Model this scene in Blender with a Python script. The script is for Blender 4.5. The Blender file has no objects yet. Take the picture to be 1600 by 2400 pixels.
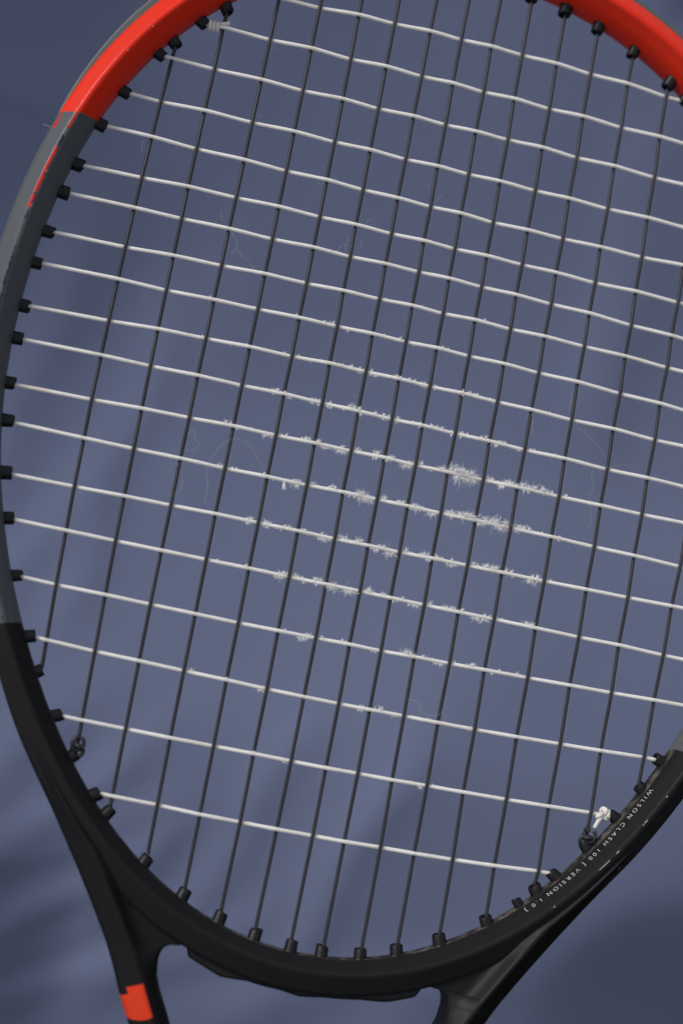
import bpy, math, random
import numpy as np
from mathutils import Vector, Matrix

# ------------------------------------------------------------------ frame of reference
# Everything of the racket is laid out in millimetres in the racket's own frame:
# x across the head, y towards the tip, z out of the string bed; S turns it into metres.
S = 0.001
UP = Vector((-0.43, 0.46, 0.78)).normalized()        # true vertical seen from the leaning racket
YW = (Vector((0, 1, 0)) - UP * UP.y).normalized()
XW = YW.cross(UP)
ROT = Matrix((XW, YW, UP))                             # racket frame -> world
M4 = ROT.to_4x4()

C = bpy.context.scene.collection
sc = bpy.context.scene

# ------------------------------------------------------------------ camera
cam_d = bpy.data.cameras.new('camera')
cam = bpy.data.objects.new('camera', cam_d); C.objects.link(cam)
loc = Vector((-93.054, -122.541, 537.746)) * S
rows = [[0.969163, 0.185322, 0.162413], [-0.203265, 0.973822, 0.101751], [-0.139304, -0.131627, 0.981463]]
R3 = Matrix(rows).transposed()
cam.matrix_world = M4 @ (Matrix.Translation(loc) @ R3.to_4x4())
cam_d.sensor_fit = 'VERTICAL'; cam_d.sensor_height = 36.0; cam_d.sensor_width = 24.0
cam_d.lens = 36.0 * 3665.06 / 2400
cam_d.clip_start = 0.02; cam_d.clip_end = 50
cam_d.dof.use_dof = True
cam_d.dof.focus_distance = 0.553
cam_d.dof.aperture_fstop = 4.0
sc.camera = cam

# ------------------------------------------------------------------ light
SUN_DIR = Vector((-0.66, 0.52, 0.54)).normalized()     # racket frame, towards the sun
sw = ROT @ SUN_DIR
world = bpy.data.worlds.new('World'); sc.world = world
world.use_nodes = True
wn = world.node_tree
sky = wn.nodes.new('ShaderNodeTexSky'); sky.sky_type = 'NISHITA'; sky.sun_disc = False
sky.sun_elevation = math.asin(sw.z); sky.sun_rotation = math.atan2(sw.x, sw.y)
sky.air_density = 1.0; sky.dust_density = 1.5; sky.ozone_density = 1.0
hsv = wn.nodes.new('ShaderNodeHueSaturation'); hsv.inputs['Saturation'].default_value = 0.35   # thin white overcast
wn.links.new(sky.outputs[0], hsv.inputs['Color']); wn.links.new(hsv.outputs[0], wn.nodes['Background'].inputs[0])
wn.nodes['Background'].inputs[1].default_value = 0.085
sd = bpy.data.lights.new('sun', 'SUN'); so = bpy.data.objects.new('sun', sd); C.objects.link(so)
sd.energy = 1.5; sd.angle = math.radians(18); sd.color = (1.0, 0.975, 0.945)
so.rotation_euler = (-sw).to_track_quat('-Z', 'Y').to_euler()
sc.cycles.max_bounces = 24; sc.cycles.diffuse_bounces = 16; sc.cycles.transmission_bounces = 16
sc.view_settings.view_transform = 'Standard'; sc.view_settings.look = 'None'
sc.view_settings.gamma = 1.0; sc.view_settings.exposure = 0.90

# measured string courses (cubics, mm) and hoop outline (polar cosine series about its centre, mm)
CROSS = {1: [-3.523, 0.357, 129.758], 2: [0.071, -0.942, -0.166, 112.306], 3: [-0.533, -0.824, 0.274, 96.64], 4: [0.182, -0.478, -0.038, 80.408], 5: [0.599, 0.816, -0.699, 65.073], 6: [0.655, -0.519, -0.431, 52.012], 7: [-0.509, -1.544, -0.289, 40.415], 8: [-0.029, -1.595, 0.374, 27.634], 9: [-0.52, -1.657, -0.102, 14.431], 10: [0.549, -1.514, -0.384, 0.429], 11: [0.445, -0.626, -1.104, -14.152], 12: [0.599, -0.697, -0.226, -28.519], 13: [-0.455, -0.515, 0.161, -43.514], 14: [0.358, 0.068, 0.194, -60.064], 15: [-0.059, -0.129, -0.466, -76.509], 16: [-0.002, 1.024, 0.468, -95.406], 17: [0.139, 1.785, -0.532, -116.104], 18: [0.412, 1.32, 0.064, -138.374], 19: [0.603, 2.51, -0.108, -161.845]}
MAIN = {1: [-0.049, 2.113, 0.602, -109.114], 2: [-0.061, 0.865, -0.175, -91.988], 3: [-0.081, 0.362, 0.656, -75.158], 4: [-0.103, 0.104, 0.47, -59.537], 5: [-0.131, -0.118, 0.379, -44.478], 6: [0.121, -0.146, -0.385, -30.752], 7: [0.305, -0.021, -0.526, -17.65], 8: [0.192, -0.162, -0.582, -5.415], 9: [0.075, -0.138, -0.232, 5.952], 10: [-0.08, -0.131, -0.156, 17.986], 11: [-0.118, -0.257, 0.294, 31.094], 12: [-0.292, -0.179, 0.567, 44.16], 13: [-0.023, -0.134, -0.14, 59.312], 14: [-0.121, -0.529, -0.225, 75.405], 15: [0.588, 91.14], 16: [2.944, 109.609]}
HOOP = [158.044, -2.253, 19.551, 3.478, 1.371, 1.315, 0.017]
HOOP_CY = -20.016
rnd = random.Random(7)
nrg = np.random.default_rng(11)

# ------------------------------------------------------------------ materials
def new_mat(name):
    m = bpy.data.materials.new(name); m.use_nodes = True
    nt = m.node_tree; b = nt.nodes['Principled BSDF']
    return m, nt, b

def node(nt, typ, **kw):
    n = nt.nodes.new(typ)
    for k, v in kw.items():
        if k.startswith('i') and k[1:].isdigit(): n.inputs[int(k[1:])].default_value = v
        else: setattr(n, k, v)
    return n

def math_n(nt, op, a, b=None, c=None):
    n = nt.nodes.new('ShaderNodeMath'); n.operation = op
    for i, v in enumerate((a, b, c)):
        if v is None: continue
        if hasattr(v, 'links'): nt.links.new(v, n.inputs[i])
        else: n.inputs[i].default_value = v
    return n.outputs[0]

def mix_c(nt, fac, a, b):
    n = nt.nodes.new('ShaderNodeMix'); n.data_type = 'RGBA'
    def put(s, v):
        if hasattr(v, 'links'): nt.links.new(v, s)
        elif isinstance(v, (int, float)): s.default_value = v
        else: s.default_value = (*v, 1)
    put(n.inputs[0], fac); put(n.inputs[6], a); put(n.inputs[7], b)
    return n.outputs[2]

def attr(nt, name):
    n = nt.nodes.new('ShaderNodeAttribute'); n.attribute_name = name
    return n.outputs['Fac']

def noise(nt, scale, detail=3.0, rough=0.55, obj=True, vec=None):
    n = nt.nodes.new('ShaderNodeTexNoise'); n.inputs['Scale'].default_value = scale
    n.inputs['Detail'].default_value = detail; n.inputs['Roughness'].default_value = rough
    if vec is not None: nt.links.new(vec, n.inputs['Vector'])
    else:
        t = nt.nodes.new('ShaderNodeTexCoord'); nt.links.new(t.outputs['Object'], n.inputs['Vector'])
    return n.outputs['Fac']

def bump(nt, b, h, strength=0.2, dist=0.0002):
    n = nt.nodes.new('ShaderNodeBump'); n.inputs['Strength'].default_value = strength
    n.inputs['Distance'].default_value = dist
    nt.links.new(h, n.inputs['Height']); nt.links.new(n.outputs[0], b.inputs['Normal'])

RED = (0.60, 0.0235, 0.0080); GREY = (0.0725, 0.0784, 0.0858); BLACK = (0.0108, 0.0104, 0.0108)
ORANGE = (0.5180, 0.0333, 0.0089)

def painted(name):
    """hoop paint: red over the tip, grey at the flanks, black round the bridge, with chips along the ridge"""
    m, nt, b = new_mat(name)
    arc = attr(nt, 'arc'); prof = attr(nt, 'prof')
    n1 = noise(nt, 900.0, 4.0)
    n2 = noise(nt, 260.0, 3.0)
    aa = math_n(nt, 'ABSOLUTE', arc)
    cut = math_n(nt, 'MULTIPLY_ADD', prof, 0.30, aa)
    red = math_n(nt, 'GREATER_THAN', cut, ARC_RED)
    blk = math_n(nt, 'LESS_THAN', math_n(nt, 'MULTIPLY_ADD', prof, -0.12, aa), ARC_BLACK)
    col = mix_c(nt, red, GREY, RED)
    col = mix_c(nt, blk, col, BLACK)
    # chips: bare red or dark primer along the ridge below the red zone (prof = 0 is the ridge, + is outwards)
    left = math_n(nt, 'LESS_THAN', arc, 0.0)
    jit = math_n(nt, 'MULTIPLY_ADD', n1, 2.2, -1.1)
    pj = math_n(nt, 'ADD', prof, jit)
    near = math_n(nt, 'LESS_THAN', math_n(nt, 'ABSOLUTE', math_n(nt, 'SUBTRACT', pj, 0.35)), 0.55)
    def span(lo, hi):
        s = math_n(nt, 'MULTIPLY', math_n(nt, 'GREATER_THAN', arc, lo), math_n(nt, 'LESS_THAN', arc, hi))
        return s
    redch = None
    for lo, hi, p0, wd in CHIPS:
        s = math_n(nt, 'MULTIPLY', span(lo, hi), math_n(nt, 'LESS_THAN', math_n(nt, 'ABSOLUTE', math_n(nt, 'SUBTRACT', pj, p0)), wd))
        redch = s if redch is None else math_n(nt, 'MAXIMUM', redch, s)
    dark = math_n(nt, 'MULTIPLY', near, math_n(nt, 'MULTIPLY', left, math_n(nt, 'MULTIPLY', math_n(nt, 'LESS_THAN', aa, ARC_RED - 6), math_n(nt, 'GREATER_THAN', n2, 0.50))))
    dark = math_n(nt, 'MULTIPLY', dark, math_n(nt, 'GREATER_THAN', aa, ARC_BLACK))
    col = mix_c(nt, dark, col, (0.018, 0.02, 0.032))
    col = mix_c(nt, redch, col, (0.4070, 0.0163, 0.0104))
    # pale scuffs: flakes along the ridge and edge of the whole head, and two long scratches by the lettering
    sp = math_n(nt, 'LESS_THAN', math_n(nt, 'ABSOLUTE', math_n(nt, 'SUBTRACT', prof, 0.1)), 0.34)
    n3 = noise(nt, 520.0, 2.0)
    fl = math_n(nt, 'MULTIPLY', sp, math_n(nt, 'MULTIPLY', math_n(nt, 'GREATER_THAN', n3, 0.695), math_n(nt, 'GREATER_THAN', math_n(nt, 'ADD', aa, math_n(nt, 'MULTIPLY', math_n(nt, 'GREATER_THAN', arc, 75.0), 300.0)), ARC_BLACK + 40)))
    scr = None
    for lo, hi, p0, wd in SCRATCHES:
        s = math_n(nt, 'MULTIPLY', span(lo, hi), math_n(nt, 'LESS_THAN', math_n(nt, 'ABSOLUTE', math_n(nt, 'ADD', math_n(nt, 'SUBTRACT', prof, p0), math_n(nt, 'MULTIPLY_ADD', n1, 0.3, -0.15))), wd))
        scr = s if scr is None else math_n(nt, 'MAXIMUM', scr, s)
    fl = math_n(nt, 'MAXIMUM', fl, scr)
    col = mix_c(nt, fl, col, (0.4070, 0.3922, 0.3478))
    # dusty grime where the grommet strip meets the inner wall
    gr = math_n(nt, 'MULTIPLY', math_n(nt, 'LESS_THAN', prof, PROF_LIP), math_n(nt, 'MINIMUM', math_n(nt, 'MAXIMUM', math_n(nt, 'MULTIPLY_ADD', n2, 3.2, -1.35), 0.08), 1.0))
    col = mix_c(nt, math_n(nt, 'MULTIPLY', gr, math_n(nt, 'LESS_THAN', aa, ARC_BLACK + 30)), col, (0.115, 0.102, 0.088))
    nt.links.new(col, b.inputs['Base Color'])
    rg = math_n(nt, 'MULTIPLY_ADD', n2, 0.16, 0.36)
    nt.links.new(math_n(nt, 'MULTIPLY_ADD', blk, 0.16, rg), b.inputs['Roughness'])
    b.inputs['Specular IOR Level'].default_value = 0.08
    nt.links.new(math_n(nt, 'MULTIPLY_ADD', blk, -0.05, 0.06), b.inputs['Coat Weight']); b.inputs['Coat Roughness'].default_value = 0.10
    bump(nt, b, n1, 0.06, 0.0002)
    return m

def arm_paint():
    m, nt, b = new_mat('black_frame_paint')
    t = nt.nodes.new('ShaderNodeTexCoord'); s = nt.nodes.new('ShaderNodeSeparateXYZ')
    nt.links.new(t.outputs['Object'], s.inputs[0])
    x, y = s.outputs[0], s.outputs[1]
    def lin(ax, ay): return math_n(nt, 'MULTIPLY_ADD', x, ax / S, math_n(nt, 'MULTIPLY', y, ay / S))
    a = lin(0.461, -0.887); bb = lin(0.887, 0.461)
    def gt(v, k): return math_n(nt, 'GREATER_THAN', v, k)
    def lt(v, k): return math_n(nt, 'LESS_THAN', v, k)
    amax = math_n(nt, 'MULTIPLY_ADD', math_n(nt, 'POWER', math_n(nt, 'ABSOLUTE', math_n(nt, 'ADD', bb, 150.0)), 2.0), -0.05, 179.6)
    inner = math_n(nt, 'MULTIPLY', math_n(nt, 'MULTIPLY', lt(bb, -147.4), gt(bb, -153.0)), gt(a, 168.1))
    outer = math_n(nt, 'MULTIPLY', lt(bb, -152.9), gt(a, 170.4))
    band = math_n(nt, 'MULTIPLY', math_n(nt, 'MAXIMUM', inner, outer), lt(a, amax))
    n1 = noise(nt, 300.0, 3.0); n2 = noise(nt, 900.0, 3.0)
    base = mix_c(nt, n1, (0.0043, 0.0041, 0.0044), (0.0063, 0.0059, 0.0061))
    col = mix_c(nt, band, base, ORANGE)
    nt.links.new(col, b.inputs['Base Color'])
    nt.links.new(math_n(nt, 'MULTIPLY_ADD', n1, 0.2, 0.42), b.inputs['Roughness'])
    b.inputs['Specular IOR Level'].default_value = 0.17
    bump(nt, b, n2, 0.06, 0.0002)
    return m

def simple(name, c1, c2, rough, nscale=500.0, spec=0.5, bstr=0.1, **kw):
    m, nt, b = new_mat(name)
    n1 = noise(nt, nscale, 4.0)
    nt.links.new(mix_c(nt, n1, c1, c2), b.inputs['Base Color'])
    b.inputs['Roughness'].default_value = rough
    b.inputs['Specular IOR Level'].default_value = spec
    if bstr: bump(nt, b, n1, bstr, 0.0002)
    for k, v in kw.items(): b.inputs[k.replace('_', ' ')].default_value = v
    return m

M_MAIN = simple('charcoal_polyester_string', (0.0163, 0.0155, 0.0170), (0.0296, 0.0281, 0.0289), 0.44, 700.0, 0.26, 0.12)
def white_string():
    m, nt, b = new_mat('natural_gut_string')
    n1 = noise(nt, 90.0, 3.0); n2 = noise(nt, 1500.0, 3.0)
    col = mix_c(nt, n2, (0.575, 0.556, 0.522), (0.640, 0.622, 0.588))
    pink = math_n(nt, 'MULTIPLY', math_n(nt, 'SUBTRACT', n1, 0.52), 2.0); pink = math_n(nt, 'MAXIMUM', pink, 0.0)
    col = mix_c(nt, pink, col, (0.4588, 0.3404, 0.3108))
    main_dim = attr(nt, 'notch_shade')
    col = mix_c(nt, math_n(nt, 'MULTIPLY', main_dim, 0.55), col, (0.3108, 0.2960, 0.2738))  # grey in the colour for the dark main dimming the string at crossings
    nt.links.new(col, b.inputs['Base Color'])
    b.inputs['Roughness'].default_value = 0.58
    b.inputs['Subsurface Weight'].default_value = 0.85; b.inputs['Subsurface Radius'].default_value = (1, 0.95, 0.9)
    b.inputs['Subsurface Scale'].default_value = 0.0026; b.inputs['Specular IOR Level'].default_value = 0.15
    bump(nt, b, n2, 0.12, 0.0001)
    return m
M_CROSS = white_string()
def fibre():
    m, nt, b = new_mat('frayed_gut_fibre')
    n1 = noise(nt, 400.0, 2.0); col = mix_c(nt, n1, (0.93, 0.925, 0.91), (0.97, 0.965, 0.955))
    nt.links.new(col, b.inputs['Base Color']); b.inputs['Roughness'].default_value = 0.6
    b.inputs['Specular IOR Level'].default_value = 0.2
    t = nt.nodes.new('ShaderNodeBsdfTranslucent'); nt.links.new(col, t.inputs['Color'])
    mx = nt.nodes.new('ShaderNodeMixShader'); mx.inputs[0].default_value = 0.5
    nt.links.new(b.outputs[0], mx.inputs[1]); nt.links.new(t.outputs[0], mx.inputs[2])
    nt.links.new(mx.outputs[0], nt.nodes['Material Output'].inputs['Surface'])
    return m
M_FIBRE = fibre()
M_GROM = simple('black_grommet_plastic', (0.0044, 0.0044, 0.0047), (0.0081, 0.0081, 0.0085), 0.45, 600.0, 0.22, 0.15)
M_BUMP = simple('dark_bumper_plastic', (0.0555, 0.0570, 0.0592), (0.0888, 0.0903, 0.0925), 0.55, 500.0, 0.4, 0.2)
M_TEXT = simple('pale_print', (0.4070, 0.4070, 0.3996), (0.4884, 0.4884, 0.4810), 0.5, 900.0, 0.3, 0.0)
M_FUZZ = simple('ball_fuzz', (0.2960, 0.3182, 0.2812), (0.3848, 0.4070, 0.3404), 0.7, 200.0, 0.2, 0.0)
M_FUZZG = simple('green_ball_fuzz', (0.2220, 0.3330, 0.1628), (0.3108, 0.3848, 0.2516), 0.7, 200.0, 0.2, 0.0)
M_ARM = arm_paint()
M_GRIP = simple('black_grip_tape', (0.012, 0.012, 0.013), (0.02, 0.02, 0.021), 0.6, 200.0, 0.3, 0.3)

# ------------------------------------------------------------------ helpers
def mesh_obj(name, V, F, mat, parent=None, smooth=True, attrs=None):
    me = bpy.data.meshes.new(name)
    me.from_pydata((np.asarray(V, float) * S).tolist(), [], [tuple(int(i) for i in f) for f in F])
    if smooth: me.polygons.foreach_set('use_smooth', [True] * len(me.polygons))
    for k, a in (attrs or {}).items():
        at = me.attributes.new(k, 'FLOAT', 'POINT'); at.data.foreach_set('value', np.asarray(a, np.float32))
    me.materials.append(mat); me.update()
    o = bpy.data.objects.new(name, me); C.objects.link(o)
    if parent is not None: o.parent = parent
    return o

def thing(o, label, cat, group=None):
    o['label'] = label; o['category'] = cat
    if group: o['group'] = group

def tube(P, r, n=8, cap=True):
    """polyline -> tube verts, faces; r scalar or per point"""
    P = np.asarray(P, float); k = len(P)
    r = np.full(k, r, float) if np.isscalar(r) else np.asarray(r, float)
    T = np.gradient(P, axis=0); T /= np.linalg.norm(T, axis=1)[:, None] + 1e-12
    u = np.cross(T[0], (0, 0, 1.0))
    if np.linalg.norm(u) < 1e-3: u = np.cross(T[0], (0, 1.0, 0))
    u /= np.linalg.norm(u)
    ang = np.arange(n) * 2 * math.pi / n
    V = []
    for i in range(k):
        u = u - T[i] * (u @ T[i]); u /= np.linalg.norm(u) + 1e-12
        w = np.cross(T[i], u)
        V.append(P[i] + r[i] * (np.cos(ang)[:, None] * u + np.sin(ang)[:, None] * w))
    V = np.concatenate(V)
    F = []
    for i in range(k - 1):
        for j in range(n):
            j2 = (j + 1) % n
            F.append((i * n + j, i * n + j2, (i + 1) * n + j2, (i + 1) * n + j))
    if cap:
        F.append(tuple(range(n - 1, -1, -1))); F.append(tuple((k - 1) * n + j for j in range(n)))
    return V, F

def catmull(P, per=8):
    P = [np.asarray(p, float) for p in P]
    Q = [2 * P[0] - P[1]] + P + [2 * P[-1] - P[-2]]
    out = []
    for i in range(1, len(Q) - 2):
        a, b, c, d = Q[i - 1], Q[i], Q[i + 1], Q[i + 2]
        for t in np.linspace(0, 1, per, endpoint=False):
            out.append(0.5 * (2 * b + (c - a) * t + (2 * a - 5 * b + 4 * c - d) * t * t + (3 * b - a - 3 * c + d) * t ** 3))
    out.append(P[-1])
    return np.array(out)

def round_poly(pts, rad, seg=4, lead=0.35):
    """closed polygon with each corner turned into an arc, plus a point just past every arc so that facets stay flat"""
    out = []
    n = len(pts)
    for i in range(n):
        p0, p1, p2 = (np.array(pts[j % n], float) for j in (i - 1, i, i + 1))
        r = rad[i] if hasattr(rad, '__len__') else rad
        a = p0 - p1; b = p2 - p1; la, lb = np.linalg.norm(a), np.linalg.norm(b); a /= la; b /= lb
        d = min(r, 0.4 * la, 0.4 * lb)
        l2 = min(lead, 0.08 * min(la, lb))
        out.append(p1 + a * (d + l2))
        for t in np.linspace(0, 1, seg + 1):
            out.append((1 - t) ** 2 * (p1 + a * d) + 2 * t * (1 - t) * p1 + t * t * (p1 + b * d))
        out.append(p1 + b * (d + l2))
    return np.array(out)

def loft(rings, closed=False):
    k, n = len(rings), len(rings[0])
    V = np.concatenate(rings); F = []
    for i in range(k if closed else k - 1):
        a, b = i * n, ((i + 1) % k) * n
        for j in range(n):
            j2 = (j + 1) % n
            F.append((a + j, a + j2, b + j2, b + j))
    if not closed:
        F.append(tuple(range(n - 1, -1, -1))); F.append(tuple((k - 1) * n + j for j in range(n)))
    return V, F

# ------------------------------------------------------------------ hoop outline
NTH = 4000
TH = np.linspace(-math.pi, math.pi, NTH, endpoint=False)      # 0 at the bridge, + to the right
def rad_at(th): return sum(c * np.cos(k * th) for k, c in enumerate(HOOP))
def base_xy(th):
    r = rad_at(th); return np.stack([r * np.sin(th), HOOP_CY - r * np.cos(th)], -1)
_P = base_xy(TH)
_T = np.roll(_P, -1, 0) - np.roll(_P, 1, 0); _T /= np.linalg.norm(_T, axis=1)[:, None]
_N = np.stack([_T[:, 1], -_T[:, 0]], 1)                       # outward
_seg = np.linalg.norm(np.diff(_P, axis=0), axis=1)
_arc = np.concatenate([[0], np.cumsum(_seg)]); _arc -= _arc[NTH // 2]
def at_arc(s):
    return (np.array([np.interp(s, _arc, _P[:, 0]), np.interp(s, _arc, _P[:, 1])]),
            np.array([np.interp(s, _arc, _N[:, 0]), np.interp(s, _arc, _N[:, 1])]))
def nearest(p):
    d = np.asarray(p) - _P; i = (d ** 2).sum(1).argmin(); return i, float(d[i] @ _N[i])
def arc_of(x, y): return float(_arc[nearest((x, y))[0]])

ZR, NO = 11.3, 11.26
def nr_at(th): return 4.3 + 0.8 * math.sin(th) ** 2 - 1.4 * max(0.0, math.cos(th)) ** 6
def section(nr):
    half = [(-0.55, 2.3), (0.75, 6.0), (nr, ZR), (NO, 7.05)]
    return half + [(a, -z) for a, z in half[::-1]]
SRAD = [1.5, 1.4, 1.6, 1.6, 1.6, 1.6, 1.4, 1.5]

ARC_RED = abs(arc_of(-133.0, 64.9)); ARC_BLACK = abs(arc_of(-116.8, -108.6))
def _a(x, y): return arc_of(x, y)
CHIPS = [(_a(-134.9, 58.6), _a(-133.2, 64.6), 0.5, 0.5), (_a(-139.6, 40.0), _a(-137.2, 51.3), 0.75, 0.42),
         (_a(-140.9, 34.1), _a(-139.3, 40.2), 0.6, 0.75), (_a(-142.1, 28.4), _a(-141.3, 33.2), 0.9, 0.5),
         (_a(-136.2, 57.0), _a(-134.4, 62.6), 6.0, 0.5)]
CHIPS = [(min(a, b), max(a, b), p, w) for a, b, p, w in CHIPS]
SCRATCHES = [(_a(93.6, -155.8), _a(97.0, -151.8), 0.1, 0.20), (_a(107.0, -137.2), _a(107.9, -136.0), 0.1, 0.28),
             (_a(112.6, -126.6), _a(112.9, -126.0), 0.2, 0.25), (_a(100.8, -154.2), _a(101.4, -153.4), 5.5, 0.4)]
SCRATCHES = [(min(a, b), max(a, b), p, w) for a, b, p, w in SCRATCHES]
PROF_LIP = -9.2

racket = bpy.data.objects.new('tennis_racket', None); C.objects.link(racket)
racket.matrix_world = M4; racket.empty_display_size = 0.05
thing(racket, 'black, grey and red tennis racket with charcoal main strings and frayed white cross strings', 'tennis racket')

def build_hoop():
    NS = 620
    idx = np.linspace(0, NTH, NS, endpoint=False).astype(int)
    rings, A, PR = [], [], []
    for i in idx:
        nr = nr_at(TH[i])
        prof = round_poly(section(nr), SRAD)
        ring = np.stack([_P[i, 0] + prof[:, 0] * _N[i, 0], _P[i, 1] + prof[:, 0] * _N[i, 1], prof[:, 1]], 1)
        rings.append(ring)
        d = prof - np.array([nr, ZR]); dist = np.hypot(d[:, 0], d[:, 1])
        PR.append(np.where(prof[:, 0] > nr, dist, -dist)); A.append(np.full(len(prof), _arc[i]))
    rings.append(rings[0]); PR.append(PR[0]); A.append(np.full(len(rings[0]), -_arc[0]))
    V, F = loft(rings); F = F[:-2]
    return mesh_obj('hoop', V, F, painted('racket_paint'), racket, attrs={'arc': np.concatenate(A), 'prof': np.concatenate(PR)})
hoop = build_hoop()

# ------------------------------------------------------------------ bumper guard over the tip
def build_bumper():
    a0 = abs(arc_of(-139, 62.0)); a1 = _arc[-1]
    rings = []
    ss = np.concatenate([np.linspace(a0, a1, 120), np.linspace(-a1, -a0, 120)])
    for s in ss:
        p, n = at_arc(s)
        e = min(1.0, (abs(s) - a0) / 45.0); e = e ** 0.6
        th = 0.5 + 2.9 * e
        sec = round_poly([(NO - 2.0, 4.6), (NO + th - 0.6, 4.4), (NO + th, 2.6), (NO + th, -2.6), (NO + th - 0.6, -4.4), (NO - 2.0, -4.6)], 0.5, 2)
        rings.append(np.stack([p[0] + sec[:, 0] * n[0], p[1] + sec[:, 0] * n[1], sec[:, 1]], 1))
    V, F = loft(rings)
    mesh_obj('bumper_guard', V, F, M_BUMP, racket)
build_bumper()

# ------------------------------------------------------------------ grommet strip under the bridge
def build_strip():
    xs = [-36.5, -35.1, -30.2, -24.3, -17.1, -6.2, -0.4, 6.9, 18.1, 25.6, 34.0, 36.6]
    ns = [11.0, 13.6, 13.9, 14.5, 12.6, 12.3, 13.1, 12.4, 12.8, 14.2, 14.0, 11.0]
    rings = []
    for x in np.linspace(-36.5, 36.6, 90):
        i = np.abs(_P[:, 0] - x)[_P[:, 1] < -150].argmin(); i = np.nonzero(_P[:, 1] < -150)[0][i]
        e = np.interp(x, xs, ns); n = _N[i]; p = _P[i]
        sec = round_poly([(NO - 3.5, 5.2), (e - 0.8, 5.0), (e, 3.4), (e, -3.4), (e - 0.8, -5.0), (NO - 3.5, -5.2)], 0.6, 2)
        rings.append(np.stack([p[0] + sec[:, 0] * n[0], p[1] + sec[:, 0] * n[1], sec[:, 1]], 1))
    V, F = loft(rings)
    mesh_obj('bridge_strip', V, F, M_GROM, racket)
build_strip()

# ------------------------------------------------------------------ throat arms and handle
YO = [-120, -125, -131, -140, -147, -155, -168.5, -184, -197, -207, -216, -223, -232, -245, -262, -280, -300, -330, -345]
XO = [121.5, 121.5, 118.4, 113.4, 109.0, 103.4, 93.4, 82.6, 74.0, 67.7, 63.0, 59.9, 55.0, 47.0, 37.0, 27.0, 18.5, 14.5, 14.5]
YI = [-204.3, -204.5, -204.9, -205.4, -206.2, -207.5, -209, -210.5, -215.3, -220, -226, -231, -245, -262, -280, -300, -345]
XI = [42.5, 45.2, 46.6, 47.5, 48.3, 48.9, 49.2, 49.3, 48.7, 46.7, 43.4, 40.9, 33.0, 23.5, 12.5, 1.0, 1.0]
def smooth_interp(y, Y, X):
    Y = np.array(Y[::-1], float); X = np.array(X[::-1], float)
    w = np.linspace(-3, 3, 9)
    return float(np.mean(np.interp(y + w, Y, X)))
_off = _P + 4.6 * _N
_offm = (_off[:, 0] > 0) & (_off[:, 1] < -60)
_ox, _oy = _off[_offm, 0], _off[_offm, 1]
def build_arm(side):
    rings = []
    ys = np.concatenate([np.arange(-122, -196, -1.2), np.arange(-196, -203.6, -0.4), np.arange(-203.6, -209, -0.15), np.arange(-209, -236, -0.4), np.arange(-236, -345, -3.0)])
    for y in ys:
        xo = smooth_interp(y, YO, XO)
        if y > -204.3: xi = max(42.5, float(np.interp(y, _oy, _ox)))
        else: xi = float(np.interp(y, YI[::-1], XI[::-1]))
        w = max(xo - xi, 4.0)
        rx = min(8.6, 0.60 * w)
        zr = float(np.interp(y, [-200, -170, -150, -125], [11.3, 10.9, 10.0, 7.0]))
        web = min(1.0, max(0.0, (w - 15.0) / 8.0))
        zv = (9.2 - 3.0 * web) * zr / 11.3; zi = (6.0 - 0.6 * web) * zr / 11.3
        rest = w - rx
        half = [(0.0, 3.0), (0.9, 6.0), (rx, zr), (rx + min(0.45 * rest, 4.5), zv), (w - 0.6, zi), (w, 2.5)]
        sec = half + [(a, -z) for a, z in half[::-1]]
        sec = round_poly(sec, [1.2, 2.0, 1.3, 2.5, 1.5, 1.2] * 2, 3, 0.3)
        x = xo - sec[:, 0]
        rings.append(np.stack([side * x, np.full(len(x), y), sec[:, 1]], 1))
    V, F = loft(rings)
    if side < 0: F = [f[::-1] for f in F]
    o = mesh_obj('throat_arm', V, F, M_ARM, racket)
    if side < 0: o['label'] = 'left throat arm with an orange painted band'
    else: o['label'] = 'plain black right throat arm'
build_arm(-1); build_arm(1)
rings = []
for y in np.concatenate([[-333], np.arange(-336, -520, -6.0), [-524]]):
    k = 1.0 if -336 > y > -520 else 0.9
    sec = round_poly([(15.5, 9), (9, 15), (-9, 15), (-15.5, 9), (-15.5, -9), (-9, -15), (9, -15), (15.5, -9)], 1.5, 2)
    kk = k * (1 + 0.025 * math.sin(y * 0.3))
    rings.append(np.stack([sec[:, 0] * kk, np.full(len(sec), y), sec[:, 1] * kk], 1))
V, F = loft(rings); mesh_obj('handle', V, F, M_GRIP, racket)

# ------------------------------------------------------------------ strings
XS, YS = MAIN, CROSS
def main_x(m, y):
    y = min(max(y, -190.0), 135.0 if m < 14 else 160.0); return float(np.polyval(MAIN[m], y / 100))
def cross_y(c, x):
    x = min(max(x, -135.0), 128.0); return float(np.polyval(CROSS[c], x / 100))
RM, RC = 0.64, 0.70
WM, WC = 0.46, 0.72

def crossing(m, c):
    x = 0.0; y = 0.0
    for _ in range(12):
        y = cross_y(c, x); x = main_x(m, y)
    return x, y

def hoop_hit_main(m, top):
    f = np.array([p[0] - main_x(m, p[1]) for p in _P])
    s = np.nonzero(f * np.roll(f, -1) < 0)[0]
    s = [i for i in s if abs(f[i]) < 5]
    return max(s, key=lambda i: _P[i, 1] * (1 if top else -1))
def hoop_hit_cross(c, right):
    f = np.array([p[1] - cross_y(c, p[0]) for p in _P])
    s = np.nonzero(f * np.roll(f, -1) < 0)[0]
    s = [i for i in s if abs(f[i]) < 5]
    return max(s, key=lambda i: _P[i, 0] * (1 if right else -1))

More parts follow.
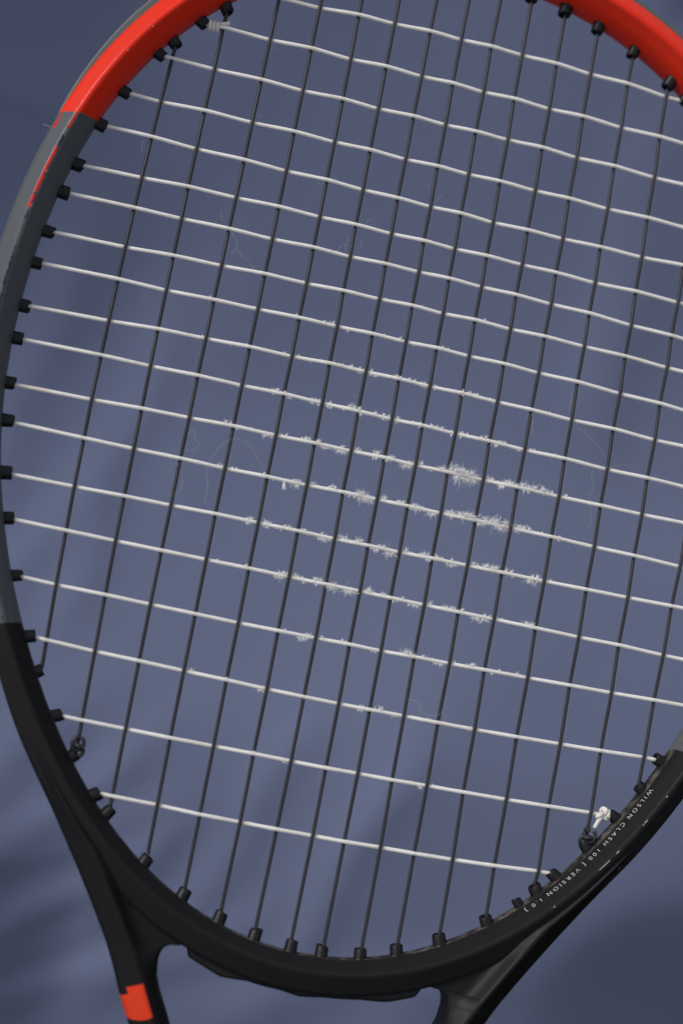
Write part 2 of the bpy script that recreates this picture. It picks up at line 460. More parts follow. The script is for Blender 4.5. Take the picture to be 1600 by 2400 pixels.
# one grommet barrel: an open tube with a flange where it leaves the frame
def grommet_mesh(L=4.3, ro=2.35, ri=1.35, bent=0.0):
    n = 16
    prof = [(ro + 0.75, -1.0), (ro + 0.6, 0.1), (ro + 0.15, 0.55), (ro, 1.0), (ro - 0.08, L - 0.35), (ro - 0.28, L), (ri + 0.1, L), (ri, L - 0.3), (ri, 0.5), (0.02, 0.4)]
    V, F = [], []
    for r, z in prof:
        for j in range(n):
            a = j * 2 * math.pi / n
            V.append((r * math.cos(a), r * math.sin(a) * (1 - 0.06 * bent * z / L), z + bent * 0.25 * math.cos(a) * z / L))
    for i in range(len(prof) - 1):
        for j in range(n):
            j2 = (j + 1) % n; F.append((i * n + j, i * n + j2, (i + 1) * n + j2, (i + 1) * n + j))
    return V, F
_gm = []
for b in (0.0, 1.6, -1.4, 2.4):
    V, F = grommet_mesh(4.3 + 0.15 * b, 2.35, 1.35, b)
    me = bpy.data.meshes.new('grommet'); me.from_pydata((np.array(V) * S).tolist(), [], F)
    me.polygons.foreach_set('use_smooth', [True] * len(me.polygons)); me.materials.append(M_GROM); me.update(); _gm.append(me)

def put_grommet(base, axis, z, k=0, scale=1.0, roll=0.0):
    o = bpy.data.objects.new('grommet', _gm[k]); C.objects.link(o); o.parent = racket
    a = Vector((axis[0], axis[1], 0.0)).normalized()
    q = a.to_track_quat('Z', 'Y')
    o.matrix_local = Matrix.Translation(Vector((base[0], base[1], z)) * S) @ q.to_matrix().to_4x4() @ Matrix.Rotation(roll, 4, 'Z') @ Matrix.Scale(scale, 4)
    return o

def string_end(i, d, z, k=0, scale=1.0):
    """grommet at hoop station i for a string that leaves the frame along unit vector d (towards the head);
    returns the last path points: (mouth rim, seat inside the frame)"""
    nin = -_N[i]; d = np.asarray(d)
    ca = max(0.2, float(nin @ d)); wd = 0.40 * ca ** 2
    a = (1 - wd) * nin + wd * d; a /= np.linalg.norm(a)
    B = _P[i]
    L = 4.3 * scale
    Q = B + d * min(9.0, L * float(a @ nin) / ca ** 0.5)
    perp = d - a * float(a @ d); pn = np.linalg.norm(perp)
    sh = perp / pn * min(0.75, 0.35 + pn) if pn > 0.02 else np.zeros(2)
    Mc = Q - sh
    base = Mc - a * L
    put_grommet(base - a * 0.2, a, z, k, scale, rnd.uniform(0, 6.28))
    return Q, base + a * 0.6

def string_path(keys, ends, amp_end=0.0):
    """keys: (pos along, x, y, z) of the crossings in order; ends: (mouth, seat, z) at both ends"""
    pts = [(*ends[0][1], ends[0][2]), (*(0.35 * np.array(ends[0][1]) + 0.65 * np.array(ends[0][0])), ends[0][2]), (*ends[0][0], ends[0][2] * 0.7)]
    pts += [(x, y, z) for x, y, z in keys]
    pts += [(*ends[1][0], ends[1][2] * 0.7), (*(0.35 * np.array(ends[1][1]) + 0.65 * np.array(ends[1][0])), ends[1][2]), (*ends[1][1], ends[1][2])]
    return pts

def weave_curve(pts, per=10):
    """straight spans that bend smoothly over each crossing"""
    P = np.array(pts, float); out = []
    for i in range(len(P) - 1):
        for t in np.linspace(0, 1, per, endpoint=False):
            e = t + 0.55 * (t * t * (3 - 2 * t) - t)          # between straight and eased
            out.append((*(P[i, :2] + (P[i + 1, :2] - P[i, :2]) * t), P[i, 2] + (P[i + 1, 2] - P[i, 2]) * e))
    out.append(tuple(P[-1]))
    return np.array(out)

for m in range(1, 17):
    ib, it = hoop_hit_main(m, False), hoop_hit_main(m, True)
    zb, zt = rnd.uniform(-0.6, 0.6), rnd.uniform(-0.6, 0.6)
    def dirv(y): 
        h = 3.0; v = np.array([main_x(m, y + h) - main_x(m, y - h), 2 * h]); return v / np.linalg.norm(v)
    eb = string_end(ib, dirv(max(_P[ib, 1], -185)), zb, rnd.choice([0, 0, 1, 2]), rnd.uniform(0.95, 1.05))
    et = string_end(it, -dirv(min(_P[it, 1], 125)), zt, rnd.choice([0, 0, 1, 2]), rnd.uniform(0.95, 1.1))
    keys = []
    for c in range(19, 0, -1):
        x, y = crossing(m, c)
        j, nd = nearest((x, y))
        if nd > -5.5: continue
        if y < eb[0][1] + 1.5 or y > et[0][1] - 1.5: continue
        keys.append((x + rnd.uniform(-0.06, 0.06), y, -WM if (m + c) % 2 == 0 else WM))
    pts = string_path(keys, [(*eb, zb), (*et, zt)])
    V, F = tube(weave_curve(pts), RM, 10)
    o = mesh_obj('main_string', V, F, M_MAIN, racket)
    if m == 2: MAIN2 = (o, eb, zb)
    if m == 15: MAIN15 = (o, eb, zb)
    if m == 14: MAIN14 = (eb, ib)

frays = {}
CROSS_PATH = {}
for c in range(1, 20):
    il, ir = hoop_hit_cross(c, False), hoop_hit_cross(c, True)
    zl, zr_ = rnd.uniform(-0.6, 0.6), rnd.uniform(-0.6, 0.6)
    def dirv(x):
        h = 3.0; v = np.array([2 * h, cross_y(c, x + h) - cross_y(c, x - h)]); return v / np.linalg.norm(v)
    el = string_end(il, dirv(max(_P[il, 0], -125)), zl, rnd.choice([0, 0, 1, 2]), rnd.uniform(0.92, 1.05))
    er = string_end(ir, -dirv(min(_P[ir, 0], 120)), zr_, rnd.choice([0, 0, 1, 2]), rnd.uniform(0.95, 1.05))
    keys = []
    for m in range(1, 17):
        x, y = crossing(m, c)
        j, nd = nearest((x, y))
        if nd > -5.5: continue
        if x < el[0][0] + 1.5 or x > er[0][0] - 1.5: continue
        keys.append((x, y + rnd.uniform(-0.12, 0.12), WC if (m + c) % 2 == 0 else -WC))
    pts = string_path(keys, [(*el, zl), (*er, zr_)])
    path = weave_curve(pts, 12)
    n = 10
    rad = RC * (1 + 0.03 * np.sin(np.arange(len(path)) * 0.7 + c))
    V, F = tube(path, rad, n)
    kx = np.array([k[0] for k in keys]) if keys else np.array([1e9]); ku = np.array([k[2] > 0 for k in keys])
    dk = np.abs(path[:, 0][:, None] - kx[None]); near = dk.min(1)
    notch_shade = np.clip(1.0 - near / 0.9, 0, 1) * (rnd.uniform(0.3, 0.8))  # painted dimming, strongest at each crossing
    o = mesh_obj('cross_string', V, F, M_CROSS, racket, attrs={'notch_shade': np.repeat(notch_shade, n)})
    frays[c] = (o, keys); CROSS_PATH[c] = path
    if c == 2: CROSS2 = (o, el, zl, dirv(-90))
    if c == 18: CROSS18 = (o, er, zr_, -dirv(90))

# ------------------------------------------------------------------ knots
def local_frame(d):
    d = np.array([d[0], d[1], 0.0]); d /= np.linalg.norm(d)
    return d, np.array([-d[1], d[0], 0.0]), np.array([0, 0, 1.0])

def join_tubes(name, tubes, mat, parent, attrs=False):
    V, F = [], []
    for v, f in tubes:
        k = sum(len(a) for a in V); V.append(v); F += [tuple(i + k for i in q) for q in f]
    V = np.concatenate(V)
    return mesh_obj(name, V, F, mat, parent, attrs={'notch_shade': np.zeros(len(V))} if attrs else None)

# coiled white knot with a cut tail at the upper left grommet
o, e, z, d = CROSS2
ax, ay, az = local_frame(d)
c0 = np.array([*e[0], z]) + ax * 0.2
P = [c0 + ax * (0.2 + t * 3.6) + 1.35 * (math.cos(t * 17.0) * ay + math.sin(t * 17.0) * az) for t in np.linspace(0, 1, 46)]
P += [c0 + ax * 4.4 + ay * 1.25 + az * 0.9, c0 + ax * 5.4 + ay * 1.3 + az * 0.9, c0 + ax * 7.2 + ay * 2.1 + az * 1.0]
k = join_tubes('knot', [tube(P, 0.72, 8)], M_CROSS, o, True); k['label'] = 'coiled white tie-off knot with a short cut tail'

# white overhand knot with a tail at the lower right grommet
o, e, z, d = CROSS18
ax, ay, az = local_frame(d)
c0 = np.array([*e[0], z]) + ax * 1.9
P = []
for t in np.linspace(0, 2 * math.pi, 60):
    P.append(c0 + ax * (1.05 * (math.sin(t) + 1.1 * math.sin(2 * t))) + ay * (0.95 * (math.cos(t) - 1.1 * math.cos(2 * t))) + az * (0.85 * math.sin(3 * t) + 0.3))
T1 = tube(P, 0.95, 9)
P2 = [c0 + ax * (-1.5 + 0.2 * math.cos(t)) + ay * 1.35 * math.cos(t) + az * 1.35 * math.sin(t) for t in np.linspace(0, 6.1, 26)]
P3 = catmull([c0 + az * 1.0, c0 + ay * 1.2 + ax * 1.0 + az * 1.1, c0 + ay * 3.0 + ax * 2.0 + az * 0.9, c0 + ay * 5.0 + ax * 2.7 + az * 0.6], 5)
k = join_tubes('knot', [T1, tube(P2, 0.92, 9), tube(P3, 0.75, 9)], M_CROSS, o, True); k['label'] = 'bulky white knot with a blunt tail'

# two looped knots in charcoal string
for (o, e, z), sgn in ((MAIN2, 1), (MAIN15, -1)):
    ax, ay, az = local_frame((0.20, 1.0))
    c0 = np.array([*e[0], z]) + ax * 1.0 + az * 0.3
    ay = ay * sgn
    L1 = [c0 + ax * (1.4 + 2.2 * math.cos(t)) + ay * (1.9 * math.sin(t) + 0.4) + az * (0.9 + 0.6 * math.sin(t)) for t in np.linspace(0.4, 6.1, 30)]
    L2 = [c0 + ax * (-0.9 + 2.0 * math.cos(t)) + ay * (2.0 * math.sin(t) - 0.2) + az * (0.2 + 0.8 * math.cos(t + 0.8)) for t in np.linspace(2.0, 8.0, 30)]
    L3 = [c0 + ax * (0.6 + 0.35 * math.cos(t)) + ay * (1.25 * math.cos(t)) + az * (1.0 + 1.25 * math.sin(t)) for t in np.linspace(0, 6.0, 24)]
    T = catmull([c0 + ax * 2.6 + az * 1.5 - ay * 0.4, c0 + ax * 3.0 - ay * 1.6 + az * 1.5, c0 + ax * 3.1 - ay * 2.5 + az * 1.2], 5)
    k = join_tubes('knot', [tube(q, 0.68, 8) for q in ((L1, L2, L3) if sgn > 0 else (L1, L2, L3, T))], M_MAIN, o); k['label'] = 'charcoal tie-off knot of two loops'

# spare, torn barrel beside the fourteenth main
eb, ib = MAIN14
i2, _ = nearest(_P[ib] + np.array([-4.6, -3.0]))
put_grommet(_P[i2] + _N[i2] * 0.4, -_N[i2], 0.5, 3, 0.8, 0.7)

# ------------------------------------------------------------------ frayed fibres on the white strings
# tufts per cross string: (x in mm, +1 up / -1 down / 0 both ways, size)
TUFTS = {
 8: [(-45.4,1,0.3),(-16.3,1,0.4),(21.2,1,0.7),(-1.8,1,0.3)],
 9: [(-75.7,1,0.5),(-61.2,1,0.3),(-45.5,1,0.6),(-35.3,1,0.5),(-32.3,1,0.9),(-26.5,-1,0.7),(-13.6,1,0.3),(-7.5,1,0.7),(-2.6,-1,0.3),(7.8,1,0.7),(10.0,1,0.4)],
 10: [(-76.6,1,0.4),(-61.0,1,0.6),(-46.7,1,0.5),(-42.6,1,0.4),(-37.5,-1,0.4),(-33.5,1,0.4),(-27.1,1,0.5),(-23.5,1,0.6),(-19.5,0,0.9),(-15.9,0,1.0),(-13.5,-1,0.7),(-6.1,1,0.7),(-1.9,1,0.7),(0.3,1,0.5),(3.8,0,0.8),(7.6,0,0.7),(17.7,0,1.0),(20.1,1,0.7),(22.0,1,0.7),(23.7,1,0.8),(29.8,0,0.5),(49.7,1,0.3)],
 11: [(-61.3,-1,0.5),(-47.1,1,1.1),(-48.5,0,0.5),(-44.8,1,0.6),(-42.4,-1,0.9),(-33.9,0,1.1),(-32.1,0,1.1),(-28.9,0,1.1),(-27.5,-1,0.8),(-23.3,-1,0.7),(-20.3,1,1.3),(-18.0,1,1.0),(-16.2,-1,1.1),(-11.3,1,0.7),(-8.1,0,1.1),(-6.5,1,0.6),(-3.8,0,1.1),(2.5,1,0.6),(5.2,0,0.8),(8.8,1,0.9),(10.8,1,0.8),(12.7,1,1.0),(17.1,0,0.8),(19.9,0,1.3),(21.9,1,0.6),(28.6,1,1.4),(32.9,-1,1.3),(34.4,1,0.5),(36.0,1,0.8),(42.0,-1,0.6),(47.1,1,0.7),(55.0,1,0.4)],
 12: [(-61.9,1,1.1),(-58.3,-1,0.5),(-53.3,1,0.4),(-48.1,-1,1.2),(-46.3,-1,1.0),(-43.4,1,0.5),(-41.6,1,1.0),(-33.6,1,1.4),(-35.2,1,0.6),(-29.1,1,0.9),(-27.9,-1,1.3),(-25.7,-1,0.6),(-21.0,1,1.0),(-21.6,-1,1.5),(-20.1,-1,1.3),(-15.3,1,1.1),(-8.4,1,1.4),(-8.7,-1,0.8),(-3.9,-1,0.9),(-2.5,1,0.8),(2.3,-1,1.6),(3.9,-1,1.2),(4.5,1,0.9),(7.7,1,1.3),(11.7,-1,0.5),(15.9,1,1.3),(14.6,1,0.8),(20.1,1,2.4),(21.7,1,2.2),(23.4,1,1.8),(21.5,-1,2.0),(23.8,-1,3.0),(25.5,-1,2.2),(26.3,1,2.2),(24.7,1,1.8),(28.1,-1,1.5),(33.7,1,1.5),(32.2,1,0.7),(38.0,-1,1.6),(40.3,1,1.6),(41.9,1,1.0),(45.2,1,1.9),(47.2,-1,1.0),(48.4,1,1.2),(50.2,1,2.2),(52.8,1,2.0),(55.7,1,0.9),(62.1,1,1.0)],
 13: [(-61.5,1,0.8),(-56.7,1,0.6),(-46.2,1,0.8),(-42.5,-1,0.6),(-34.4,-1,1.6),(-34.2,1,1.1),(-33.0,1,0.7),(-28.1,1,1.3),(-29.5,1,0.7),(-20.8,1,1.2),(-15.5,-1,1.0),(-10.8,1,2.2),(-12.4,1,1.0),(-8.6,-1,2.2),(-9.9,-1,1.2),(-13.0,-1,0.7),(-3.0,1,1.4),(3.6,1,1.2),(2.5,1,0.6),(8.5,1,0.9),(10.3,1,0.7),(9.1,-1,1.2),(7.8,-1,0.7),(14.6,-1,1.8),(15.8,-1,1.1),(20.2,1,1.2),(21.8,1,1.4),(22.2,-1,1.0),(26.2,1,1.5),(27.5,1,2.6),(28.7,1,1.5),(32.8,-1,1.4),(34.4,-1,0.8),(34.6,1,1.8),(36.2,1,2.0),(38.6,1,2.4),(38.5,-1,1.8),(40.4,-1,2.0),(41.6,1,1.5),(45.8,1,1.7),(47.8,1,1.0),(49.4,1,1.4),(46.7,-1,0.8),(54.9,1,0.4),(61.5,0,0.6)],
 14: [(-48.8,0,0.9),(-47.2,0,1.1),(-42.4,1,1.1),(-41.5,-1,0.8),(-34.2,1,1.0),(-35.4,1,0.6),(-36.7,-1,0.5),(-29.0,1,0.8),(-22.0,-1,1.5),(-20.5,-1,1.2),(-21.3,1,0.7),(-15.4,1,1.6),(-13.8,1,1.2),(-8.5,1,1.4),(-9.8,1,0.6),(-2.8,-1,1.3),(-4.2,-1,0.7),(0.5,1,1.1),(-1.4,1,0.7),(2.4,-1,1.9),(4.1,-1,0.9),(8.2,1,1.4),(7.1,1,0.6),(15.3,1,1.2),(14.2,1,0.7),(16.5,-1,0.9),(18.9,1,0.8),(20.5,1,0.9),(25.6,-1,1.5),(25.6,1,1.0),(23.7,-1,0.8),(33.0,1,1.5),(31.9,1,0.8),(37.6,1,1.4),(39.2,1,1.0),(41.5,1,1.6),(40.5,1,0.9),(45.2,1,1.1),(47.2,-1,0.8),(54.1,-1,1.6),(56.0,-1,1.8),(56.4,1,1.3),(61.8,1,0.6)],
 15: [(-55.9,1,0.5),(-45.6,1,0.6),(-32.8,1,1.6),(-33.9,1,0.8),(-34.3,-1,1.3),(-32.6,-1,0.8),(-28.3,1,1.3),(-26.8,1,0.8),(-24.8,-1,0.7),(-20.0,1,1.6),(-21.4,1,0.9),(-20.8,-1,0.7),(-14.8,-1,1.5),(-16.2,-1,0.8),(-14.7,1,0.9),(-9.6,-1,1.8),(-8.1,-1,1.7),(-2.7,1,1.7),(-1.4,1,1.2),(3.3,1,1.1),(2.3,1,0.6),(7.6,-1,0.7),(9.8,1,0.8),(14.1,-1,1.5),(15.6,-1,1.1),(20.2,1,1.4),(19.1,1,0.8),(26.6,1,1.2),(28.2,1,1.2),(31.7,1,0.9),(37.3,-1,1.8),(38.7,-1,1.8),(41.6,-1,1.0),(40.6,1,0.8),(45.3,1,0.7),(54.9,1,1.1),(56.5,1,0.9),(58.4,1,0.9)],
 16: [(-28.9,1,0.5),(-22.5,-1,1.4),(-20.8,-1,0.9),(-20.0,1,0.8),(-15.6,1,0.9),(-7.9,1,0.8),(3.6,-1,0.7),(7.3,1,0.5),(15.3,1,1.6),(14.2,1,0.6),(21.5,1,0.7),(26.8,-1,1.4),(28.4,-1,0.7),(32.8,1,0.8),(39.4,1,1.3),(38.3,1,0.6),(46.4,-1,0.6),(48.9,1,0.6),(55.5,1,0.7)],
 17: [(-45.1,1,0.4),(-57.3,1,0.9),(-58.3,1,0.4),(-32.6,-1,0.9),(-4.4,1,0.5),(2.7,-1,1.0),(2.7,1,0.6),(9.3,1,1.2),(14.3,-1,0.6),(27.0,1,0.4),(41.9,0,0.4)],
 18: [(-31.5,1,0.5),(-19.4,-1,0.6),(-5.9,1,0.4),(28.3,-1,1.1),(33.4,1,0.4)],
}

def hair(p, d, L, r0, curl, out, tip=0.4):
    """append one three-sided hair"""
    n = 5
    P = [np.array(p, float)]; d = np.array(d, float); d /= np.linalg.norm(d)
    side = nrg.normal(size=3)
    for i in range(n - 1):
        d = d + side * curl + nrg.normal(size=3) * curl * 0.5; d /= np.linalg.norm(d)
        P.append(P[-1] + d * L / (n - 1))
    v, f = tube(P, np.linspace(r0, r0 * tip, n), 4, cap=False)
    k = out['n']; out['V'].append(v); out['F'] += [tuple(i + k for i in q) for q in f]; out['n'] += len(v)
    return P

ZUP = np.array([0, 0, 1.0])
def frame_at(path, x):
    i = int(np.abs(path[:, 0] - x).argmin()); p = path[i]
    tg = path[min(i + 1, len(path) - 1)] - path[max(i - 1, 0)]; tg /= np.linalg.norm(tg)
    nrm = np.cross(ZUP, tg); nrm /= np.linalg.norm(nrm)
    return p, tg, nrm

for c, tufts in TUFTS.items():
    o, keys = frays[c]
    path = CROSS_PATH[c]
    out = {'V': [], 'F': [], 'n': 0}
    for x, dr, size in tufts:
        for s in ((1, -1) if dr == 0 else (dr,)):
            sz = size * (0.75 if dr == 0 else 1.0) * rnd.uniform(0.9, 1.1)
            Lm = 0.38 + 1.22 * sz
            spread = 0.12 + 0.19 * sz
            lean = rnd.gauss(0, 0.3)
            wisp = sz > 1.75
            for _b in range(int(2 + (1.5 if wisp else 3.4) * sz)):       # pointed bundles
                off = rnd.gauss(0, spread)
                q, tg, nrm = frame_at(path, x + off)
                q = q + tg * rnd.uniform(-0.15, 0.15)
                a = rnd.uniform(-0.2, 0.7)
                rad = s * nrm * math.cos(a) + ZUP * math.sin(a)
                bd = s * nrm + tg * (lean + 0.45 * off / spread + rnd.gauss(0, 0.2)) + ZUP * rnd.uniform(0.0, 0.6)
                bd = bd / np.linalg.norm(bd)
                Lb = Lm * rnd.uniform(0.4, 1.0)
                hair(q + rad * RC * 0.5, bd, Lb * 0.72, rnd.uniform(0.18, 0.30), 0.10, out, 0.22)
                for h in range(rnd.randint(5, 8)):
                    hair(q + rad * RC * 0.7 + tg * rnd.gauss(0, 0.13), bd + nrg.normal(size=3) * 0.22, Lb * rnd.uniform(0.55, 1.15), rnd.uniform(0.048, 0.080), 0.18, out)
            for _h in range(int((11 if wisp else 7) * sz)):              # loose single fibres
                off = rnd.gauss(0, spread * (2.0 if wisp else 1.2))
                q, tg, nrm = frame_at(path, x + off)
                bd = s * nrm * rnd.uniform(0.5, 1.0) + tg * (lean + 0.45 * off / spread + rnd.gauss(0, 0.38)) + ZUP * rnd.uniform(-0.2, 0.9)
                P = hair(q + s * nrm * RC * 0.6 + ZUP * 0.2, bd, Lm * rnd.uniform(0.5, 1.35), rnd.uniform(0.034, 0.058), 0.40, out)
                if sz > 0.8 and rnd.random() < 0.4:
                    hair(P[2], (P[3] - P[2]) + nrg.normal(size=3) * 0.15, Lm * 0.5, 0.05, 0.25, out)
    # short nap and lifted slivers along the abraded span
    xs_ = [t[0] for t in tufts]; lv = min(1.0, len(tufts) / 25.0)
    for h in range(int(40 * lv)):
        p, tg, nrm = frame_at(path, rnd.uniform(min(xs_) - 3, max(xs_) + 3))
        a = rnd.uniform(-0.6, math.pi + 0.6)
        rad = math.cos(a) * nrm + math.sin(a) * ZUP
        hair(p + rad * RC * 0.9, rad + tg * rnd.gauss(0, 0.9), rnd.uniform(0.25, 0.7), 0.065, 0.25, out)
    if c == 13:                                             # long splinters hanging off two tufts
        for x, d in ((-39.0, (0.15, -1.0, 0.25)), (-24.0, (0.9, 0.55, 0.3))):
            p, tg, nrm = frame_at(path, x)
            for k in range(5): hair(p + nrg.normal(size=3) * 0.12, np.array(d) + nrg.normal(size=3) * 0.06, 3.6, 0.20, 0.05, out, 0.35)
    f = mesh_obj('frayed_fibre', np.concatenate(out['V']), out['F'], M_FIBRE, o)
    f['kind'] = 'stuff'
    o['label'] = 'white cross string with frayed tufts'

# ------------------------------------------------------------------ lettering printed on the inner face
def build_text():
    txt = 'WILSON CLASH 100 [ VERSION 1.0 ]'
    s0, s1 = arc_of(108.3, -124.4), arc_of(70.7, -173.0)      # decreasing arc: reads down from the right
    cu = bpy.data.curves.new('lettering', 'FONT'); cu.body = txt; cu.size = 1.0; cu.space_character = 1.5; cu.space_word = 0.85; cu.offset = -0.012
    cu.resolution_u = 3
    to = bpy.data.objects.new('lettering', cu); C.objects.link(to)
    dg = bpy.context.evaluated_depsgraph_get()
    me = bpy.data.meshes.new_from_object(to.evaluated_get(dg))
    bpy.data.objects.remove(to); bpy.data.curves.remove(cu)
    co = np.array([v.co[:] for v in me.vertices]); faces = [tuple(p.vertices) for p in me.polygons]
    w0, w1 = co[:, 0].min(), co[:, 0].max(); h1 = co[:, 1].max()
    # facet of the section that carries the print
    V = []
    for x, y, _ in co:
        t = (x - w0) / (w1 - w0)
        s = s0 + (s1 - s0) * t
        p, n = at_arc(s)
        nr = nr_at(s / 150.0)
        A = np.array([-0.45, 2.9]); Bp = np.array([0.75, 6.0]); Cc = np.array([nr, ZR])
        u = 2.6 + 0.4 * t + (y - 0.35) / 0.72 * 1.95           # mm along the section from A
        lab = np.linalg.norm(Bp - A)
        if u < lab: q = A + (Bp - A) * u / lab; nn = np.array([-(Bp - A)[1], (Bp - A)[0]])
        else: q = Bp + (Cc - Bp) * (u - lab) / np.linalg.norm(Cc - Bp); nn = np.array([-(Cc - Bp)[1], (Cc - Bp)[0]])
        nn = nn / np.linalg.norm(nn)
        q = q + nn * 0.05
        V.append((p[0] + n[0] * q[0], p[1] + n[1] * q[0], q[1]))
    o = mesh_obj('lettering', V, faces, M_TEXT, racket, smooth=False)
    o['label'] = 'small pale printed lettering on the black frame'
build_text()

# ------------------------------------------------------------------ stray threads of ball fuzz caught on the strings
FUZZ = [
 ('long pale fuzz thread arching over a dark string left of the frayed area', 0, [(-64.4,-57.8),(-64.3,-51.4),(-65.8,-45.6),(-64.0,-39.2),(-61.2,-34.7),(-57.0,-32.7),(-52.0,-35.0),(-48.9,-39.0),(-46.2,-41.4)]),
 ('kinked fuzz thread hanging in a cell left of the long arching thread', 0, [(-74.6,-35.3),(-72.8,-33.1),(-71.7,-36.2),(-70.4,-36.9),(-70.5,-39.0),(-74.2,-41.0)]),
 ('short curved fuzz thread below the kinked one, beside a dark string', 0, [(-75.8,-57.3),(-73.6,-54.9),(-73.1,-51.7),(-73.8,-50.4)]),
 ('tiny fuzz wisp under a white string, just left of the kinked thread', 0, [(-78.6,-48.7),(-76.8,-46.5),(-75.1,-45.6)]),
 ('squiggly pale fuzz thread in the upper left of the string bed', 0, [(-74.7,39.2),(-72.0,36.7),(-70.8,33.8),(-72.1,31.6),(-70.0,32.7),(-68.9,31.1),(-67.3,30.7),(-65.5,29.5),(-64.1,27.8),(-63.0,28.6)]),
 ('small fuzz hook standing on a white string above the squiggly thread', 0, [(-78.8,44.5),(-78.1,42.8),(-76.3,41.2)]),
 ('pale fuzz curl lying on a white string, leftmost of a cluster of three', 0, [(-38.0,40.6),(-35.9,40.9),(-34.8,43.2),(-33.0,43.6),(-30.9,43.3)]),
 ('upright pale fuzz curl, middle one of a cluster of three', 0, [(-33.7,47.4),(-32.8,45.3),(-33.5,42.7),(-31.6,41.2)]),
 ('bent pale fuzz curl, rightmost of a cluster of three', 0, [(-28.5,47.1),(-27.6,44.9),(-28.2,41.6)]),
 ('looped fuzz curl on a white string right above the cluster of three', 0, [(-28.0,52.8),(-26.8,54.7),(-25.2,54.6),(-24.1,53.0)]),
 ('fine bent fuzz wisp beside a dark string high in the centre', 0, [(-4.3,66.6),(-3.2,69.3),(-1.8,70.2)]),
 ('very short upright fuzz bit just above the high centre wisp', 0, [(-8.4,73.0),(-8.0,71.4),(-7.5,70.6)]),
 ('greenish fuzz wisp lying across a white string high left of centre', 1, [(-48.0,63.2),(-45.7,63.5),(-44.0,65.2),(-40.9,66.9)]),
 ('nearly straight fuzz hair beside a dark string right of the frayed area', 0, [(57.5,9.1),(57.6,5.3),(57.8,1.4)]),
 ('long thin fuzz hair slanting across a cell at the right', 0, [(61.7,-2.9),(68.5,-6.6),(74.3,-11.8)]),
 ('arched greenish fuzz hair at the far right of the string bed', 1, [(71.6,-15.5),(76.4,-14.5),(79.4,-13.0),(84.2,-12.3),(87.2,-13.8)]),
 ('long wavy greenish fuzz thread hanging below the arched one at the right', 1, [(70.3,-17.0),(69.8,-19.0),(71.3,-22.7),(70.3,-26.1),(71.1,-28.3),(72.3,-34.3),(72.0,-37.8)]),
 ('long looping pale fuzz thread low in the centre, below the frayed area', 0, [(18.3,-110.3),(22.1,-110.3),(23.4,-113.1),(26.0,-114.2),(29.7,-113.5),(31.0,-112.1),(32.8,-113.6),(32.3,-115.1)]),
 ('small green fuzz hook hanging under a white string low at the left', 1, [(-89.4,-95.5),(-87.9,-97.4),(-86.5,-99.0),(-86.9,-99.8)]),
 ('thin hanging fuzz hook near the red and grey paint edge', 0, [(-110.6,63.7),(-110.2,60.6),(-108.4,60.3)]),
 ('small green fuzz curl above a white string near the upper left', 1, [(-73.3,83.0),(-72.1,82.7),(-72.1,81.1)]),
 ('faint fuzz curl hanging under the second white string from the top', 0, [(-72.6,108.9),(-70.6,108.1),(-70.2,107.2)]),
 ('tiny white fuzz bit floating off a dark string in the frayed area', 0, [(-20.7,-8.8),(-19.0,-9.5)]),
 ('straight faint fuzz hair along a dark string right of the frayed area', 0, [(44.2,-1.6),(45.3,-5.3),(45.4,-9.3)]),
 ('white fuzz bit stuck to the outer edge of the grey frame', 2, [(-144.6,59.9),(-143.8,59.4),(-143.1,59.5),(-141.6,59.0)]),
]
for lab, kind, P in FUZZ:
    if len(P) == 2: P = [P[0], ((P[0][0] + P[1][0]) / 2, (P[0][1] + P[1][1]) / 2 + 0.3), P[1]]
    zz = [1.0 + rnd.uniform(-0.2, 0.5) for _ in P]
    if kind == 2: zz = [5.5] * len(P)
    Q = catmull([(x, y, z) for (x, y), z in zip(P, zz)], 7)
    org = Q[0].copy()
    r = 0.050 if len(P) > 5 else 0.046
    V, F = tube(Q - org, np.linspace(r, r * 0.6, len(Q)), 5)
    o = mesh_obj('fuzz_strand', V, F, [M_FUZZ, M_FUZZG, M_FIBRE][kind])
    o.matrix_world = M4 @ Matrix.Translation(Vector(org) * S)
    thing(o, lab, 'ball fuzz', 'threads of ball fuzz caught on the racket')

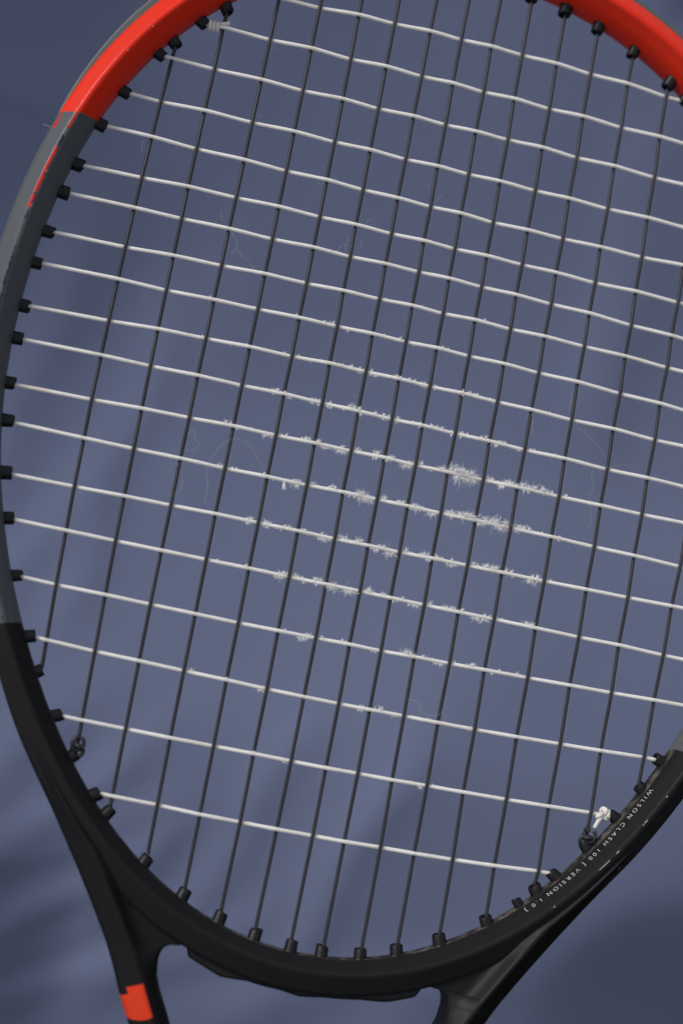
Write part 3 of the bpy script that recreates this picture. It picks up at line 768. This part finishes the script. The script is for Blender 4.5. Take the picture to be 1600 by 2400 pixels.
# ------------------------------------------------------------------ the cloth behind
def cloth():
    m, nt, b = new_mat('slate_blue_cotton')
    n1 = noise(nt, 7.0, 4.0); n2 = noise(nt, 2500.0, 2.0)
    col = mix_c(nt, n1, (0.1200, 0.1380, 0.2230), (0.1340, 0.1530, 0.2400))
    nt.links.new(col, b.inputs['Base Color'])
    b.inputs['Roughness'].default_value = 0.85; b.inputs['Specular IOR Level'].default_value = 0.2
    b.inputs['Sheen Weight'].default_value = 0.15; b.inputs['Sheen Roughness'].default_value = 0.5
    bump(nt, b, n2, 0.15, 0.0003)
    xs = np.concatenate([np.linspace(-700, -270, 30, endpoint=False), np.linspace(-270, 310, 240), np.linspace(310, 700, 30)[1:]])
    ys = np.concatenate([np.linspace(-750, -340, 30, endpoint=False), np.linspace(-340, 350, 280), np.linspace(350, 750, 30)[1:]])
    X, Y = np.meshgrid(xs, ys)
    H = np.zeros_like(X)
    g = np.random.default_rng(5)
    mask = 0.20 + 0.75 / (1 + np.exp((X + 75 - 0.25 * np.minimum(0, Y + 100)) / 22)) + 0.35 / (1 + np.exp((Y + 170) / 25))
    # soft drape: long waves that run steeply up to the right
    for k in range(26):
        a = math.radians(g.normal(62, 16)); lam = g.uniform(60, 190)
        dx, dy = math.sin(a), -math.cos(a)
        ph = g.uniform(0, 6.28)
        ww = 18 * np.sin((X * math.cos(a) + Y * math.sin(a)) / g.uniform(90, 170) + g.uniform(0, 6.28))
        H += mask * lam * 0.0046 * g.uniform(0.3, 1.0) * np.sin((X * dx + Y * dy + ww) * 2 * math.pi / lam + ph)
    # single creases (ridge line from, to, half width, height)
    for x0, y0, x1, y1, w, hgt in FOLDS:
        L = math.hypot(x1 - x0, y1 - y0); tx, ty = (x1 - x0) / L, (y1 - y0) / L
        al = (X - x0) * tx + (Y - y0) * ty; d = -(X - x0) * ty + (Y - y0) * tx
        d = d + 3.0 * np.sin(al / 17.0 + x0)
        end = np.exp(-np.maximum(0, np.maximum(-al, al - L)) ** 2 / (2 * 26.0 ** 2))
        H += hgt * 0.85 * np.exp(-(d / (w * 1.45)) ** 2) * end
    # shade put into the shape: sheet leans forward top-left, drops away right and bottom
    def ramp(t, w): return np.where(t > 0, w * (np.sqrt(1 + (t / w) ** 2) - 1), 0.0)
    H += 0.46 * ramp(Y - 10, 130) + 0.55 * ramp(-X - 100, 40) * np.clip((Y + 10) / 150, 0, 1)
    H -= 0.46 * ramp(-Y - 120, 70) + 0.17 * ramp(X - 60, 90)
    H += 0.62 * ramp(-X - 68, 25) / (1 + np.exp((Y + 195) / 14))  # tilt added to darken the lower left corner
    H -= 0.55 * ramp(X - 170, 40) / (1 + np.exp((Y + 212) / 12))  # tilt added to darken the lower right corner
    Z = -252.0 + H
    # steep drop shaped to darken the sheet beyond the upper right corner
    Z -= 1.1 * ramp(X - 120, 12) / (1 + np.exp(-(Y - 262) / 9))
    V = np.stack([X, Y, Z], -1).reshape(-1, 3)
    nx, ny = len(xs), len(ys)
    F = [(j * nx + i, j * nx + i + 1, (j + 1) * nx + i + 1, (j + 1) * nx + i) for j in range(ny - 1) for i in range(nx - 1)]
    org = np.array([0, 0, -252.0])
    o = mesh_obj('blue_cloth', V - org, F, m)
    o.matrix_world = M4 @ Matrix.Translation(Vector(org) * S)
    thing(o, 'slate blue cotton cloth hanging in soft folds behind the racket', 'cloth')
FOLDS = [(-105, -71, -88, 40, 9, 3.6), (-154, -27, -140, 60, 10, 3.6), (-140, -93, -118, -40, 9, 3.6), (-128, -230, -72, -171, 8, 3.3), (-116, -268, -52, -212, 8, 3.9), (-150, -215, -110, -160, 10, 2.6), (-100, -215, -66, -196, 6, 1.6), (-88, -262, -60, -240, 6, 1.8),
         (-12, -219, 12, -158, 9, 3.0), (46, -229, 69, -162, 9, 3.0), (140, 175, 146, 75, 14, 3.8), (-39, -274, -6, -248, 8, 2.8), (40, -270, 107, -247, 10, 2.6), (-67, -13, -59, 103, 14, 1.4),
         (-95, -290, -50, -262, 8, 3.4), (110, -262, 190, -222, 14, 2.6), (170, -205, 240, -182, 15, 2.6)]
cloth()
